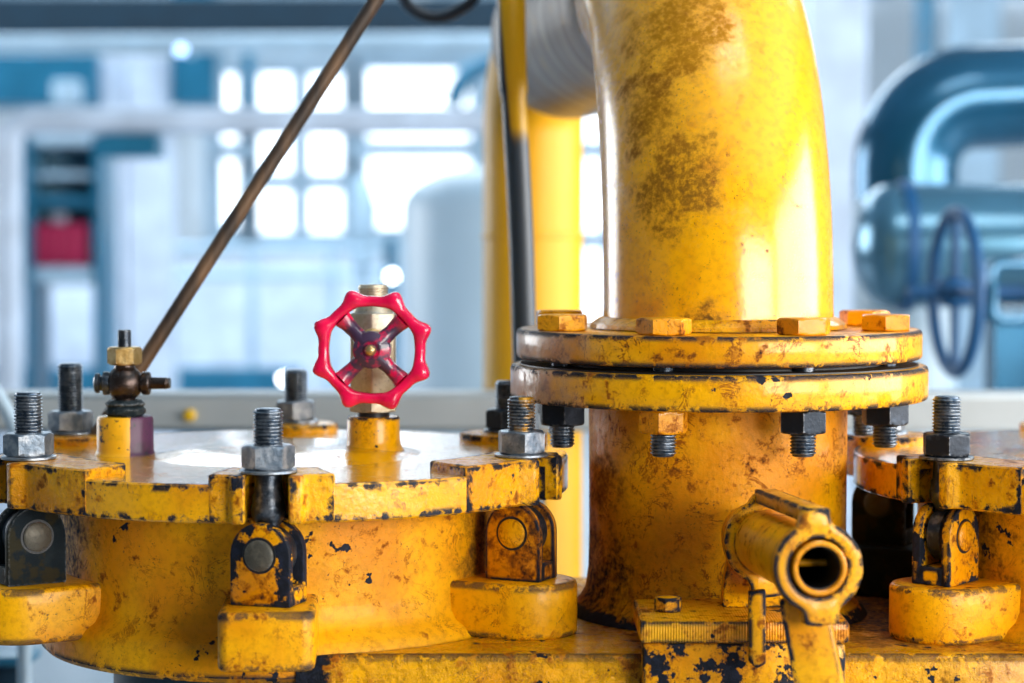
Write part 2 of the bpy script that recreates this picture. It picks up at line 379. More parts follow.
def lid_disc(angles, Rl=0.285):
    pts = []; hw = math.asin(SLOT / Rl)
    ang = sorted(a % (2 * PI) for a in angles)
    for i, th in enumerate(ang):
        pts += slot_pts(th, Rl * math.cos(hw), R_B)
        nx = ang[(i + 1) % len(ang)] + (2 * PI if i + 1 == len(ang) else 0)
        a0, a1 = th + hw, nx - hw
        for k in range(1, 15): pts.append(pol(Rl, a0 + (a1 - a0) * k / 15))
    bm = bmesh.new(); prism(bm, pts, Z_LIDBOT, Z_LIDTOP); return bev(bm, 0.0016, 1)

def lug_bm(th, near, far, rim=0.2856, nose=0.296, inner=0.222, hw=0.030):
    o = dirv(th); t = Vector((-o.y, o.x)); pts = []
    if t.dot(dirv(th + 0.1)) < 0: t = -t
    na = math.asin(hw / nose) + 0.02
    for k in range(9): pts.append(pol(rim, th + near + (-na - near) * k / 8))
    a = o * nose - t * hw; pts.append((a.x, a.y))
    pts += slot_pts(th, nose, R_B)
    a = o * nose + t * hw; pts.append((a.x, a.y))
    for k in range(9): pts.append(pol(rim, th + na + (far - na) * k / 8))
    for k in range(9): pts.append(pol(inner, th + far * 0.9 + (near - far) * 0.9 * k / 8))
    bm = bmesh.new(); prism(bm, pts, Z_LUGBOT - 0.0094, Z_PAD); return bev(bm, 0.0016, 1)

def lug_round(th, rad=0.047, rc=0.262):
    o = dirv(th); t = Vector((-o.y, o.x)); pts = []
    if t.dot(dirv(th + 0.1)) < 0: t = -t
    a1 = math.asin(SLOT / rad); pts = []
    for k in range(29):
        a = a1 + (2 * PI - 2 * a1) * k / 28              # from +t side of the slot round the inside to the -t side
        p = o * (rc + rad * math.cos(a)) + t * rad * math.sin(a); pts.append((p.x, p.y))
    pts += slot_pts(th, rc + rad * math.cos(a1), R_B)[1:-1]
    bm = bmesh.new(); prism(bm, pts, Z_LUGBOT - 0.0094, Z_PAD); return bev(bm, 0.0016, 1)

def boss_bm(th, hw=0.046, rc=0.275, cr=None):
    o = dirv(th); t = Vector((-o.y, o.x)); pts = []
    p = o * 0.16 - t * hw; pts.append((p.x, p.y))
    cr = cr or hw
    for k in range(0, 17):
        a = PI * k / 16; sx = -1 if k < 8 else 1
        p = o * (rc + hw - cr + cr * math.sin(a)) + t * ((hw - cr) * sx - cr * math.cos(a)); pts.append((p.x, p.y))
    p = o * 0.16 + t * hw; pts.append((p.x, p.y))
    bm = bmesh.new(); prism(bm, pts, Z_BASE - 0.001, Z_BOSS); return bev(bm, 0.005, 3)

PIN_Z = 0.045
def clevis_bm():
    """fork: local x = outwards, y = along the pin"""
    hw, th, sl = 0.0285, 0.0200, 0.0108
    prof = [(-hw, 0), (hw, 0)] + [(hw * math.cos(PI * k / 14), PIN_Z + hw * math.sin(PI * k / 14)) for k in range(15)]
    bm = bmesh.new()
    Mx = Matrix(((1, 0, 0, 0), (0, 0, 1, 0), (0, 1, 0, 0), (0, 0, 0, 1)))
    prism(bm, prof, -th, -sl, Mx); prism(bm, prof, sl, th, Mx)
    bev(bm, 0.0016, 2)
    b2 = bmesh.new(); box(b2, (-hw, -sl - 0.001, 0.0005), (hw, sl + 0.001, 0.017)); bev(b2, 0.0008, 1)
    me = bpy.data.meshes.new('tmp'); b2.to_mesh(me); bm.from_mesh(me); b2.free(); bpy.data.meshes.remove(me)
    return bm

def pin_bm():
    bm = bmesh.new(); lathe(bm, [(0.0118, -0.0232), (0.0138, -0.0218), (0.0138, 0.0218), (0.0118, 0.0232)], 32, T(0, 0, PIN_Z) @ R(PI / 2, 'X')); return bm
def pin_bore_bm(a, b):
    bm = bmesh.new(); lathe(bm, [(0.0130, a), (0.0162, a), (0.0162, b), (0.0130, b)], 32, T(0, 0, PIN_Z) @ R(PI / 2, 'X'), closed=True); return bm

def vessel(cx, label, angles, forks, label_pedestal=True):
    root = thing('pressure_vessel', label, 'vessel', (cx, 0, ZC + Z_BASE))
    off = T(0, 0, -Z_BASE)
    bm = bmesh.new()
    lathe(bm, [(0.20, -0.40), (0.236, -0.3985), (0.2405, -0.394), (0.2405, -0.372), (0.236, -0.364), (0.226, -0.357), (0.221, -0.348), (0.220, -0.33), (0.220, -0.252), (0.216, -0.2482)], 160, off)
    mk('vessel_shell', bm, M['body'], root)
    bm = bmesh.new(); lathe(bm, [(0.17, -0.398), (0.17, -0.72), (0.21, -0.725), (0.21, -1.0)], 64, off); mk('support_drum', bm, M['navy'], root)
    bm = bmesh.new(); lathe(bm, [(0.28, -1.0), (0.28, -1.5)], 64, off); bev(bm, 0.01); mk('foot', bm, M['navy'], root)
    for th, fa, mat, pm in forks:
        bm = boss_bm(th, 0.042, 0.277, 0.012) if pm == 'pin' and mat == 'clevis_b' else boss_bm(th); bmesh.ops.transform(bm, matrix=off, verts=bm.verts); mk('hinge_boss', bm, M['clevis_d' if cx > 0 and th < -1.5 else 'boss'], root)  # right vessel's rear boss gets a dark material to imitate its shade
        o = dirv(th) * R_B
        c = mk('clevis', clevis_bm(), M[mat], root, (o.x, o.y, Z_BOSS - Z_BASE), (0, 0, fa - PI / 2))
        mk('pivot_pin', pin_bm(), M[pm], c); [mk('pin_bore', pin_bore_bm(a_, b_), M['gasket'], c) for a_, b_ in ((-0.0203, -0.0198), (0.0198, 0.0203))]
    return root

def swing_bolt(top, nut_mat='nut', stud_mat='stud', a0=0.0, label='', group=None, loc=(0, 0, 0), fa=0.0, stud_r=0.0134, tilt=0.0):
    """origin at the pivot pin; zp = height of the lug's top above it"""
    root = thing('swing_bolt', label, 'bolt', loc, 0, group)
    zp = Z_PAD - (Z_BOSS + PIN_Z)
    bm = bmesh.new()
    # eye held between the fork's cheeks, with a neck that grows into the shank
    lathe(bm, [(0.0215, -0.0092), (0.0245, -0.006), (0.0245, 0.006), (0.0215, 0.0092)], 36, R(fa - PI / 2, 'Z') @ R(PI / 2, 'X'))
    mk('eye', bm, M['shank'], root)
    bm = bmesh.new(); lathe(bm, [(0.0086, 0.018), (0.0098, 0.024), (0.0152, 0.034), (0.0156, 0.040), (0.0156, zp - 0.030), (0.0142, zp - 0.027), (0.0142, zp - 0.020), (0.0128, zp - 0.018), (0.0118, zp + 0.002)], 32)
    mk('shank', bm, M['shank'], root)
    bm = bmesh.new(); thread(bm, stud_r, zp - 0.002, zp + top); mk('threaded_stud', bm, M[stud_mat], root)
    bm = bmesh.new(); lathe(bm, [(0.0245, zp + 0.0002), (0.0255, zp + 0.0008), (0.0255, zp + 0.0026), (0.0245, zp + 0.0032)], 40); mk('washer', bm, M[nut_mat], root)
    bm = bmesh.new(); hexnut(bm, 0.0236, zp + 0.0034, zp + 0.0248, a0); mk('nut', bm, M[nut_mat], root)
    return root

CXL = -0.229
DEG = math.radians
angL = [DEG(3 + 60 * k) for k in range(6)]
FRONT, RF, RB, BK, LB, LF = [DEG(3 + 60 * k) for k in range(6)]
vessel(CXL, 'yellow round vessel carrying the lid with the red handwheel', angL,
       [(FRONT, DEG(72), 'clevis_b', 'pin'), (RF, RF, 'clevis_y', 'bolt_y'), (LF, LF + PI, 'clevis_d', 'pin'), (BK, BK, 'clevis_d', 'pin'), (LB, LB, 'clevis_d', 'pin'), (RB, RB, 'clevis_d', 'pin')])

def lid(cx, label, angles, spans, extra=None):
    root = thing('vessel_lid', label, 'lid', (cx, 0, ZC))
    mk('lid_plate', lid_disc(angles), M['lid'], root)
    bm = bmesh.new(); lathe(bm, [(0.150, Z_LIDTOP - 0.0015), (0.13, Z_LIDTOP + 0.0008), (0.11, Z_LIDTOP + 0.0050), (0.095, Z_LIDTOP + 0.0075), (0.08, Z_LIDTOP + 0.0084), (0.0, Z_LIDTOP + 0.0088)], 96); mk('raised_centre', bm, M['lid_mid'], root)
    for th, (n, f) in zip(angles, spans): mk('lug', lug_round(th) if math.cos(th) < 0 else lug_bm(th, DEG(n), DEG(f)), M['lug'], root)
    return root
lidL = lid(CXL, 'thick yellow lid with six slotted lugs and the red handwheel valve on top', angL,
           [(-10.5, 12), (-22, 11), (-12, 12), (-12, 12), (-12, 12), (-11, 25)])

grp = 'swing bolts clamping the vessel lids'
def sb(cx, th, fa, top, label, nm='nut', sm='stud', a0=0.0):
    o = dirv(th) * R_B
    return swing_bolt(top, nm, sm, a0, label, grp, (cx + o.x, o.y, ZC + Z_BOSS + PIN_Z), fa)
sb(CXL, FRONT, DEG(72), 0.057, 'threaded swing bolt in front of the handwheel lid, standing above a half black clevis', a0=DEG(8))
sb(CXL, RF, RF, 0.057, 'swing bolt with yellow paint on its threads, close beside the big flange rim', sm='stud_y', a0=DEG(38))
sb(CXL, LF, LF, 0.063, 'swing bolt nearest the left edge, above the dark clevis', a0=DEG(20))
sb(CXL, LB, LB, 0.075, 'tall dark swing bolt standing just left of the ball cock', nm='nut', a0=DEG(12))
sb(CXL, BK, BK, 0.060, 'swing bolt on the far side of the lid, between ball cock and red handwheel', a0=DEG(28))
sb(CXL, RB, RB, 0.055, 'far swing bolt half hidden behind the flange rim, right of the red handwheel', nm='nut_d', a0=DEG(15))

# welded sockets on the lid (parts of the lid)
bm = bmesh.new(); lathe(bm, [(0.031, 0), (0.0290, 0.003), (0.0282, 0.006), (0.0280, 0.036), (0.0268, 0.039), (0.012, 0.039)], 48)
mk('threaded_socket', bm, M['cock_base'], lidL, (-0.158, -0.005, Z_LIDTOP - 0.001))
bm = bmesh.new(); lathe(bm, [(0.036, 0), (0.031, 0.004), (0.0275, 0.010), (0.0265, 0.016), (0.0265, 0.036), (0.0255, 0.0385), (0.012, 0.0385)], 48)
mk('threaded_socket', bm, M['socket_y'], lidL, (0.090, 0.0, Z_LIDTOP - 0.001))

# ------------------------------------------------------------------ ball cock
ck = thing('ball_cock', 'small dark bronze ball cock with a brass hex nut on the yellow and plum socket', 'valve', (CXL - 0.158, -0.005, ZC + Z_LIDTOP + 0.038))
bm = bmesh.new(); random.seed(3)
lathe(bm, [(0.017, 0.0005), (0.0195, 0.003), (0.0205, 0.007), (0.018, 0.010), (0.0195, 0.0125), (0.016, 0.016), (0.010, 0.0165)], 26)
for v_ in bm.verts: v_.co += Vector((random.uniform(-1, 1), random.uniform(-1, 1), random.uniform(-.5, .5))) * 0.0011
mk('packing', bm, M['packing'], ck)
bm = bmesh.new(); zb = 0.033
prof = [(0.010, 0.013), (0.0105, 0.017)] + [(0.0185 * math.cos(a), zb + 0.0185 * math.sin(a)) for a in [DEG(-55 + 10 * k) for k in range(12)]] + [(0.0100, zb + 0.0172), (0.0105, zb + 0.0205), (0.0135, zb + 0.0215)]
lathe(bm, prof, 40); mk('ball_body', bm, M['bronze'], ck)
bm = bmesh.new(); hexnut(bm, 0.0172, zb + 0.0185, zb + 0.0365, DEG(10)); mk('hex_nut', bm, M['brass'], ck)
bm = bmesh.new(); lathe(bm, [(0.0066, zb + 0.035), (0.0066, zb + 0.0525), (0.0056, zb + 0.0535)], 28); mk('spindle', bm, M['shank'], ck)
bm = bmesh.new(); Mr = T(0, 0, zb) @ R(PI / 2, 'Y')
lathe(bm, [(0.0085, 0.012), (0.0085, 0.017), (0.0112, 0.0175), (0.0118, 0.019), (0.0118, 0.024), (0.0108, 0.0252), (0.0062, 0.026), (0.0058, 0.040), (0.0062, 0.041), (0.0052, 0.0435), (0.0052, 0.0455), (0.003, 0.0455)], 28, Mr); mk('outlet_spout', bm, M['bronze'], ck)
bm = bmesh.new(); Ml = T(0, 0, zb) @ R(-PI / 2, 'Y')
lathe(bm, [(0.010, 0.012), (0.0118, 0.017), (0.0118, 0.021), (0.0075, 0.0225), (0.0075, 0.0245), (0.0098, 0.0255), (0.0098, 0.029), (0.0070, 0.0305), (0.004, 0.0308)], 28, Ml); mk('plug', bm, M['shank'], ck)

# ------------------------------------------------------------------ red handwheel valve
vv = thing('handwheel_valve', 'brass needle valve with a scalloped red handwheel on the yellow lid', 'valve', (CXL + 0.090, 0.0, ZC + Z_LIDTOP + 0.0375))
bm = bmesh.new(); lathe(bm, [(0.016, 0.0), (0.0165, 0.006)], 32); mk('thread_seal', bm, M['gasket'], vv)
bm = bmesh.new(); hexnut(bm, 0.0262, 0.005, 0.018, DEG(30)); mk('lower_hex', bm, M['pale_brass'], vv)
bm = bmesh.new()
prism(bm, hexpts(0.0258, DEG(30)), 0.017, 0.104); bev(bm, 0.002, 2)
lathe(bm, [(0.021, 0.103), (0.018, 0.111), (0.0155, 0.1125)], 40); mk('valve_body', bm, M['pale_brass'], vv)
bm = bmesh.new(); thread(bm, 0.0155, 0.111, 0.132, pitch=0.0024, depth=0.0012); mk('threaded_outlet', bm, M['pale_brass'], vv)
zw = 0.070; yw = -0.066
bm = bmesh.new(); lathe(bm, [(0.019, 0.018), (0.019, 0.030), (0.0145, 0.034), (0.0145, 0.044), (0.0062, 0.046), (0.0062, 0.066)], 32, T(0, 0, zw) @ R(PI / 2, 'X')); mk('bonnet', bm, M['brass'], vv)
def wheel_bm():
    bm = bmesh.new(); n, m = 128, 16; rings = []
    for i in range(n):
        a = 2 * PI * i / n
        k = (0.5 + 0.5 * math.cos(8 * (a - PI / 8))) ** 2.4
        ro = 0.0524 + 0.0092 * k; ri = 0.0420 + 0.0010 * k; hz = 0.0082 + 0.0024 * k
        c, w = (ro + ri) / 2, (ro - ri) / 2; ring = []
        for j in range(m):
            b = 2 * PI * j / m; e = 0.6
            x = math.copysign(abs(math.cos(b)) ** e, math.cos(b)) * w; y = math.copysign(abs(math.sin(b)) ** e, math.sin(b)) * hz
            ring.append(bm.verts.new(((c + x) * math.cos(a), y, (c + x) * math.sin(a))))
        rings.append(ring)
    for i in range(n):
        a, b = rings[i], rings[(i + 1) % n]
        for j in range(m): bm.faces.new((a[j], a[(j + 1) % m], b[(j + 1) % m], b[j]))
    return bm
hw = mk('handwheel', wheel_bm(), M['red'], vv, (0.003, yw, zw), (0, DEG(2), DEG(-4)))
for k in range(4):
    a = DEG(46 + 90 * k); bm = bmesh.new(); c, s_ = math.cos(a), math.sin(a)
    pts = [(c * r, y, s_ * r) for r, y in ((0.008, -0.002), (0.016, 0.0), (0.025, 0.0025), (0.034, 0.003), (0.0425, 0.001))]
    tube(bm, pts, [0.0095, 0.0080, 0.0070, 0.0078, 0.0095], 16); mk('spoke', bm, M['red'], hw)
bm = bmesh.new(); lathe(bm, [(0.0125, -0.012), (0.0180, -0.008), (0.0188, 0.000), (0.0178, 0.007), (0.0125, 0.010), (0.009, 0.0108), (0.0085, 0.009)], 40, R(PI / 2, 'X')); mk('hub', bm, M['red'], hw)
bm = bmesh.new(); prism(bm, [(0.0052 * math.cos(PI / 4 + k * PI / 2) * 1.2, 0.0052 * math.sin(PI / 4 + k * PI / 2) * 1.2) for k in range(4)], 0.008, 0.0125, R(PI / 2, 'X')); bev(bm, 0.001)
lathe(bm, [(0.0058, 0.011), (0.0050, 0.0145), (0.0028, 0.0165), (0, 0.017)], 20, R(PI / 2, 'X')); mk('spindle_end', bm, M['brass'], hw)

# ================================================================== CENTRAL PIPE
CX = 0.206
bs = thing('base_skid', 'long yellow base casting under the vessels and the riser pipe', 'machine base', (CX, 0, 0))
pts = []; rr_ = 0.2425
for cx_, sg in ((CXL - CX, 1), (0.631 - CX, -1)):        # the casting is hollowed round the two vessels
    for k in range(21):
        y = -0.2405 + 0.4605 * (k if sg < 0 else 20 - k) / 20
        pts.append((cx_ + sg * math.sqrt(rr_ ** 2 - y * y), y))
bm = bmesh.new(); prism(bm, pts, ZC + Z_BASE - 0.24, ZC + Z_BASE)
bev(bm, 0.006, 3, 50); mk('casting', bm, M['base'], bs)
for x in (-0.10, 0.04):
    bm = bmesh.new(); box(bm, (x, -0.16, 0), (x + 0.06, 0.16, ZC + Z_BASE - 0.239)); bev(bm, 0.006); mk('leg', bm, M['navy'], bs)

rp = thing('riser_pipe', 'stout yellow riser pipe with the lower flange, standing on the base', 'pipe', (CX, 0, ZC + Z_BASE))
bm = bmesh.new(); lathe(bm, [(0.150, 0.0005), (0.146, 0.006), (0.138, 0.013), (0.132, 0.024), (0.1292, 0.045), (0.1285, 0.08), (0.129, 0.222)], 96); mk('pipe_barrel', bm, M['riser'], rp)
def flange_bm(Ro, z0, z1, bore=0.09, edge=0.0035):
    bm = bmesh.new(); e = edge
    lathe(bm, [(bore, z0), (Ro - e, z0), (Ro - e * .3, z0 + e * .3), (Ro, z0 + e), (Ro, z1 - e), (Ro - e * .3, z1 - e * .3), (Ro - e, z1), (bore, z1)], 128, closed=True); return bm
zf = -Z_BASE
mk('flange', flange_bm(0.2075, zf - 0.157, zf - 0.1235), M['flange2'], rp)

ep = thing('elbow_pipe', 'large yellow elbow pipe rising from the upper flange and bending back', 'pipe', (CX, 0, ZC - 0.088))
bm = bmesh.new(); pts = []; rads = []
RB_, HD = 0.352, DEG(3.5)                              # bend radius, heading of the run behind
HD2 = DEG(9.8)
def bendp(a): h = RB_ * (1 - math.cos(a)); return Vector((-math.sin(HD) * h, math.cos(HD) * h, 0.022 + RB_ * math.sin(a)))
pts = [Vector((0, 0, -0.004)), Vector((0, 0, 0.010))] + [bendp(DEG(3.75 * k)) for k in range(25)]
tube(bm, pts, [0.1165, 0.1150] + [0.1145] * 25, 96); mk('bend', bm, M['pipe'], ep, sharp=60)
e0 = bendp(DEG(90)); fw = Vector((-math.sin(HD2), math.cos(HD2), 0))
bm = bmesh.new(); tube(bm, [e0 - fw * 0.004, e0 + fw * 0.58], 0.1143, 72); mk('straight_run', bm, M['band'], ep)
bm = bmesh.new(); tube(bm, [e0 + fw * (0.578 + 0.13 * k / 6) for k in range(7)], [0.1145, 0.114, 0.108, 0.098, 0.087, 0.080, 0.0785], 64); mk('reducer', bm, M['band'], ep)
bm = bmesh.new()
lathe(bm, [(0.1152, 0.0005), (0.128, 0.001), (0.127, 0.005), (0.1195, 0.0105), (0.1152, 0.012)], 96)
mk('weld_seam', bm, M['seam'], ep)
mk('flange', flange_bm(0.2015, -0.029, 0.0), M['flange'], ep)

e1 = e0 + fw * 0.7085
dp = thing('down_pipe', 'yellow vertical down pipe behind the black hose', 'pipe', (0, 0, 0))
org = Vector((CX, 0, ZC - 0.088)); p1 = org + e1
pts = [p1]; rb = 0.125
for k in range(1, 13):
    a = PI / 2 * k / 12; pts.append(p1 + fw * (0.06 + rb * math.sin(a)) + Vector((0, 0, -rb * (1 - math.cos(a)))))
pts.append(Vector((pts[-1].x, pts[-1].y, 0.02)))
dpx, dpy = pts[-1].x, pts[-1].y
bm = bmesh.new(); tube(bm, pts, 0.0775, 56); mk('pipe_bend', bm, M['yel_far'], dp, sharp=60)
for zz in (P(531, 236, dpy).z, P(531, 430, dpy).z):
    bm = bmesh.new(); lathe(bm, [(0.0770, -0.006), (0.0795, -0.003), (0.0795, 0.003), (0.0770, 0.006)], 48, T(dpx, dpy, zz)); mk('weld_bead', bm, M['yel_far'], dp)
bm = bmesh.new(); lathe(bm, [(0.14, 0.0), (0.14, 0.02)], 48, T(dpx, dpy, 0)); mk('foot_flange', bm, M['yel_far'], dp)

gk = bmesh.new(); lathe(gk, [(0.10, 0.0002), (0.198, 0.0002), (0.198, 0.0014), (0.168, 0.0018), (0.168, 0.003), (0.166, 0.0063), (0.10, 0.0063)], 96, closed=True)
tag(mk('gasket', gk, M['gasket'], None, (CX, 0, ZC - 0.1235)), 'black gasket in the gap between the two big flanges', 'gasket')

def flange_bolt(th, hm, nm, a0, label):
    o = dirv(th) * 0.170
    root = thing('flange_bolt', label, 'bolt', (CX + o.x, o.y, ZC - 0.088), 0, 'bolts round the big pipe flange')
    bm = bmesh.new(); hexnut(bm, 0.0262, 0.0003, 0.0158, a0); mk('head', bm, M[hm], root)
    bm = bmesh.new(); lathe(bm, [(0.0105, 0.001), (0.0105, -0.068)], 24); mk('bolt_shank', bm, M['shank'], root)
    bm = bmesh.new(); hexnut(bm, 0.0238, -0.0915, -0.0695, a0 + 0.2); mk('nut', bm, M[nm], root)
    bm = bmesh.new(); thread(bm, 0.0122, 0.066, 0.1135, M=R(PI, 'X')); mk('bolt_end', bm, M['stud'], root)
flange_bolt(DEG(-22.5), 'bolt_y', 'bolt_y', DEG(4), 'flange bolt with yellow head and yellow nut at the front left of the pipe')
flange_bolt(DEG(22.5), 'bolt_y', 'nut_d', DEG(12), 'flange bolt with worn yellow head and black nut at the front right of the pipe')
flange_bolt(DEG(67.5), 'bolt_y', 'nut_d', DEG(20), 'flange bolt at the right rim, nearer of the pair there')
flange_bolt(DEG(112.5), 'bolt_y', 'nut_d', DEG(40), 'flange bolt at the right rim, farther of the pair there')
flange_bolt(DEG(-67.5), 'bolt_y', 'nut_d', DEG(22), 'flange bolt at the left rim above the painted swing bolt, nearer of the pair there')
flange_bolt(DEG(-112.5), 'bolt_y', 'nut_d', DEG(35), 'flange bolt at the left rim, farther of the pair there')

# ------------------------------------------------------------------ lever socket and its bracket
YB = -0.274
bx0, bx1 = P(640, 630, YB).x, P(850, 630, YB).x
br = thing('socket_bracket', 'yellow two layer bracket block with black scuffs, under the open tube', 'bracket', ((bx0 + bx1) / 2, YB, ZC - 0.415))
hb = (bx1 - bx0) / 2
bm = bmesh.new(); box(bm, (-hb + 0.003, 0.003, -0.05), (hb - 0.003, 0.0325, 0.0595)); bev(bm, 0.004, 2); mk('block', bm, M['bracket_b'], br)
bm = bmesh.new(); box(bm, (-hb, 0, 0.0590), (hb, 0.125, 0.079)); bev(bm, 0.004, 2)
mk('cover_plate', bm, M['plate'], br)
for px, lb in ((668, 'painted hex bolt head on the bracket plate, left of the tube'), (826, 'painted hex bolt head on the bracket plate, behind the tube mouth')):
    q = P(px, 616, YB + 0.055)
    bm = bmesh.new(); hexnut(bm, 0.0130, 0.0002, 0.0130, DEG(15))
    tag(mk('bracket_bolt', bm, M['bracket'], None, (q.x, q.y, ZC - 0.336)), lb, 'bolt', 'bolts of the socket bracket')

ls = thing('lever_socket', 'open ended yellow tube socket pointing at the viewer, on flat bar legs', 'lever socket', (0, 0, 0))
A = P(764, 541, -0.215); B = P(819, 568, -0.415)
Mt, L = along(A, B)
def tube_ring(ro, ri, z0, z1, seg=56, e=0.0012):
    bm = bmesh.new(); lathe(bm, [(ri, z0), (ro - e, z0), (ro, z0 + e), (ro, z1 - e), (ro - e, z1), (ri + e, z1), (ri, z1 - e)], seg, Mt, closed=True); return bm
mk('outer_tube', tube_ring(0.0295, 0.0250, -0.05, L - 0.004), M['tube'], ls)
mk('inner_tube', tube_ring(0.0226, 0.0182, -0.04, L + 0.004), M['tube'], ls)
mk('bore_lining', tube_ring(0.0181, 0.0170, -0.03, L - 0.001, e=0.0003), M['gasket'], ls)  # black sleeve added inside the tube so the bore reads as deep shade
bm = bmesh.new(); lathe(bm, [(0.0172, 0.02), (0.0172, 0.03)], 32, Mt); mk('tube_floor', bm, M['gasket'], ls)
bm = bmesh.new(); q = Mt.inverted() @ Vector(B); tube(bm, [Mt @ Vector((0, 0, L - 0.045)) + Vector((-0.0175, 0, -0.001)), Mt @ Vector((0, 0, L - 0.045)) + Vector((0.0175, 0, -0.001))], 0.0032, 14); mk('cross_pin', bm, M['tube'], ls)
# collars: an eye-shaped plate with a top lug and a bottom lug, at the mouth and at the back
def plate(ro, ri, top, bot, z0, z1, wt, wb, ang):
    """closed ring outline with an upper and a lower tab, in the plane across the tube"""
    Mi = Mt.to_3x3(); up = Mi.inverted() @ Vector((0, 0, 1)); rt = Mi.inverted() @ Vector((1, 0, 0))
    up.z = 0; up.normalize(); rt = Vector((up.y, -up.x, 0))
    if (Mi @ rt).x < 0: rt = -rt
    outl = []; inn = []; n = 64
    for i in range(n):
        a = 2 * PI * i / n; x, y = math.sin(a + ang), math.cos(a + ang)     # a = 0 at the top lug
        ca = math.cos(a); sa = abs(math.sin(a)); r = ro
        if ca > 0 and sa * top < wt * 1.5: r = max(ro, min(top / max(ca, .5), wt / max(sa, 1e-3) if sa * top > wt else top))
        if ca < 0 and sa * bot < wb * 1.5: r = max(ro, min(bot / max(-ca, .5), wb / max(sa, 1e-3) if sa * bot > wb else bot))
        outl.append(rt * (x * r) + up * (y * r)); inn.append(rt * (x * ri) + up * (y * ri))
    bm = bmesh.new(); V = []
    for z, ring in ((z0, outl), (z1, outl), (z1, inn), (z0, inn)):
        V.append([bm.verts.new(Mt @ Vector((p.x, p.y, z))) for p in ring])
    for k in range(4):
        a, b = V[k], V[(k + 1) % 4]
        for i in range(n): bm.faces.new((a[i], a[(i + 1) % n], b[(i + 1) % n], b[i]))
    return bev(bm, 0.0015, 2, 50)
mk('mouth_plate', plate(0.0372, 0.0245, 0.0475, 0.0480, L - 0.014, L, 0.0125, 0.015, DEG(-4)), M['bracket'], ls)
mk('rear_collar', plate(0.0385, 0.0270, 0.0440, 0.050, 0.0, 0.012, 0.012, 0.016, DEG(-2)), M['bracket'], ls)
bm = bmesh.new(); Mi = Mt
a_ = Mt @ Vector((0, 0, 0.004)) + Vector((0, 0, 0.0415)); b_ = Mt @ Vector((0, 0, L - 0.003)) + Vector((0, 0, 0.0420))
Mb, Lb = along(a_, b_)
box(bm, (-0.010, -0.0065, 0), (0.010, 0.0065, Lb), Mb); bev(bm, 0.0018, 2); mk('top_bar', bm, M['bracket'], ls)
# saddle that carries the tube's back end down to the plate
def slab(bm, quad, d):
    d = Vector(d); f = [Vector(p) for p in quad]
    lo = [bm.verts.new(p) for p in f]; hi = [bm.verts.new(p + d) for p in f]; n = len(f)
    bm.faces.new(lo[::-1]); bm.faces.new(hi)
    for i in range(n): bm.faces.new((lo[i], lo[(i + 1) % n], hi[(i + 1) % n], hi[i]))
    return bm
bm = bmesh.new(); slab(bm, [P(732, 545, -0.20), P(745, 512, -0.20), P(790, 512, -0.20), P(800, 560, -0.20), P(800, 608, -0.20), P(722, 608, -0.20), P(724, 580, -0.20)], (0, 0.02, 0)); bev(bm, 0.003, 2)
mk('saddle', bm, M['bracket'], ls)
bm = bmesh.new(); slab(bm, [P(749, 592, -0.290), P(766, 590, -0.290), P(766, 664, -0.290), P(757, 669, -0.290), P(749, 662, -0.290)], (0, 0.010, 0)); bev(bm, 0.0015, 2); mk('strap', bm, M['bracket'], ls)
# leg from the mouth plate down
zt = P(804, 606, -0.385); zb_ = P(822, 740, -0.300)
bm = bmesh.new(); slab(bm, [P(778, 600, -0.395), P(826, 604, -0.395), P(858, 760, -0.375), P(808, 760, -0.375)], (0.004, 0.012, 0)); bev(bm, 0.002, 2); mk('leg', bm, M['bracket'], ls)
bm = bmesh.new(); slab(bm, [P(812, 740, -0.377), P(853, 740, -0.377), P(857, 760, -0.377), P(810, 760, -0.377)], (0, 0.104, 0)); mk('foot_tie', bm, M['bracket'], ls)

# ================================================================== RIGHT VESSEL
CXR = 0.631
angR = [DEG(3 + 60 * k) for k in range(6)]
vR = vessel(CXR, 'yellow round vessel cut off by the right edge of the picture', angR,
       [(DEG(-57), DEG(-40), 'clevis_b', 'bolt_y'), (DEG(-117), DEG(-117), 'clevis_d', 'pin')])
lid(CXR, 'yellow slotted lid right of the big flange, cut by the picture edge', angR,
    [(-10.5, 12), (-12, 12), (-12, 12), (-12, 12), (-12, 12), (-11, 20)])
sb(CXR, DEG(-57), DEG(-40), 0.059, 'swing bolt on the right hand lid, standing beside the big flange', nm='nut_d', a0=DEG(25))
sb(CXR, DEG(-117), DEG(-117), 0.036, 'swing bolt with pale nut behind the black flange nuts on the right', a0=DEG(10))

# ================================================================== ROD, HOSE, CABLE
bm = bmesh.new(); a_, b_ = P(119, 400, 0.12), P(392, -25, 0.17)
dr = (b_ - a_).normalized(); k_ = (a_.z - (ZC + Z_LIDTOP + 0.007)) / dr.z
tube(bm, [a_ - dr * k_, b_], 0.0078, 20); tag(mk('tie_rod', bm, M['rust'], None), 'thin rusty brown rod slanting up behind the ball cock', 'rod')

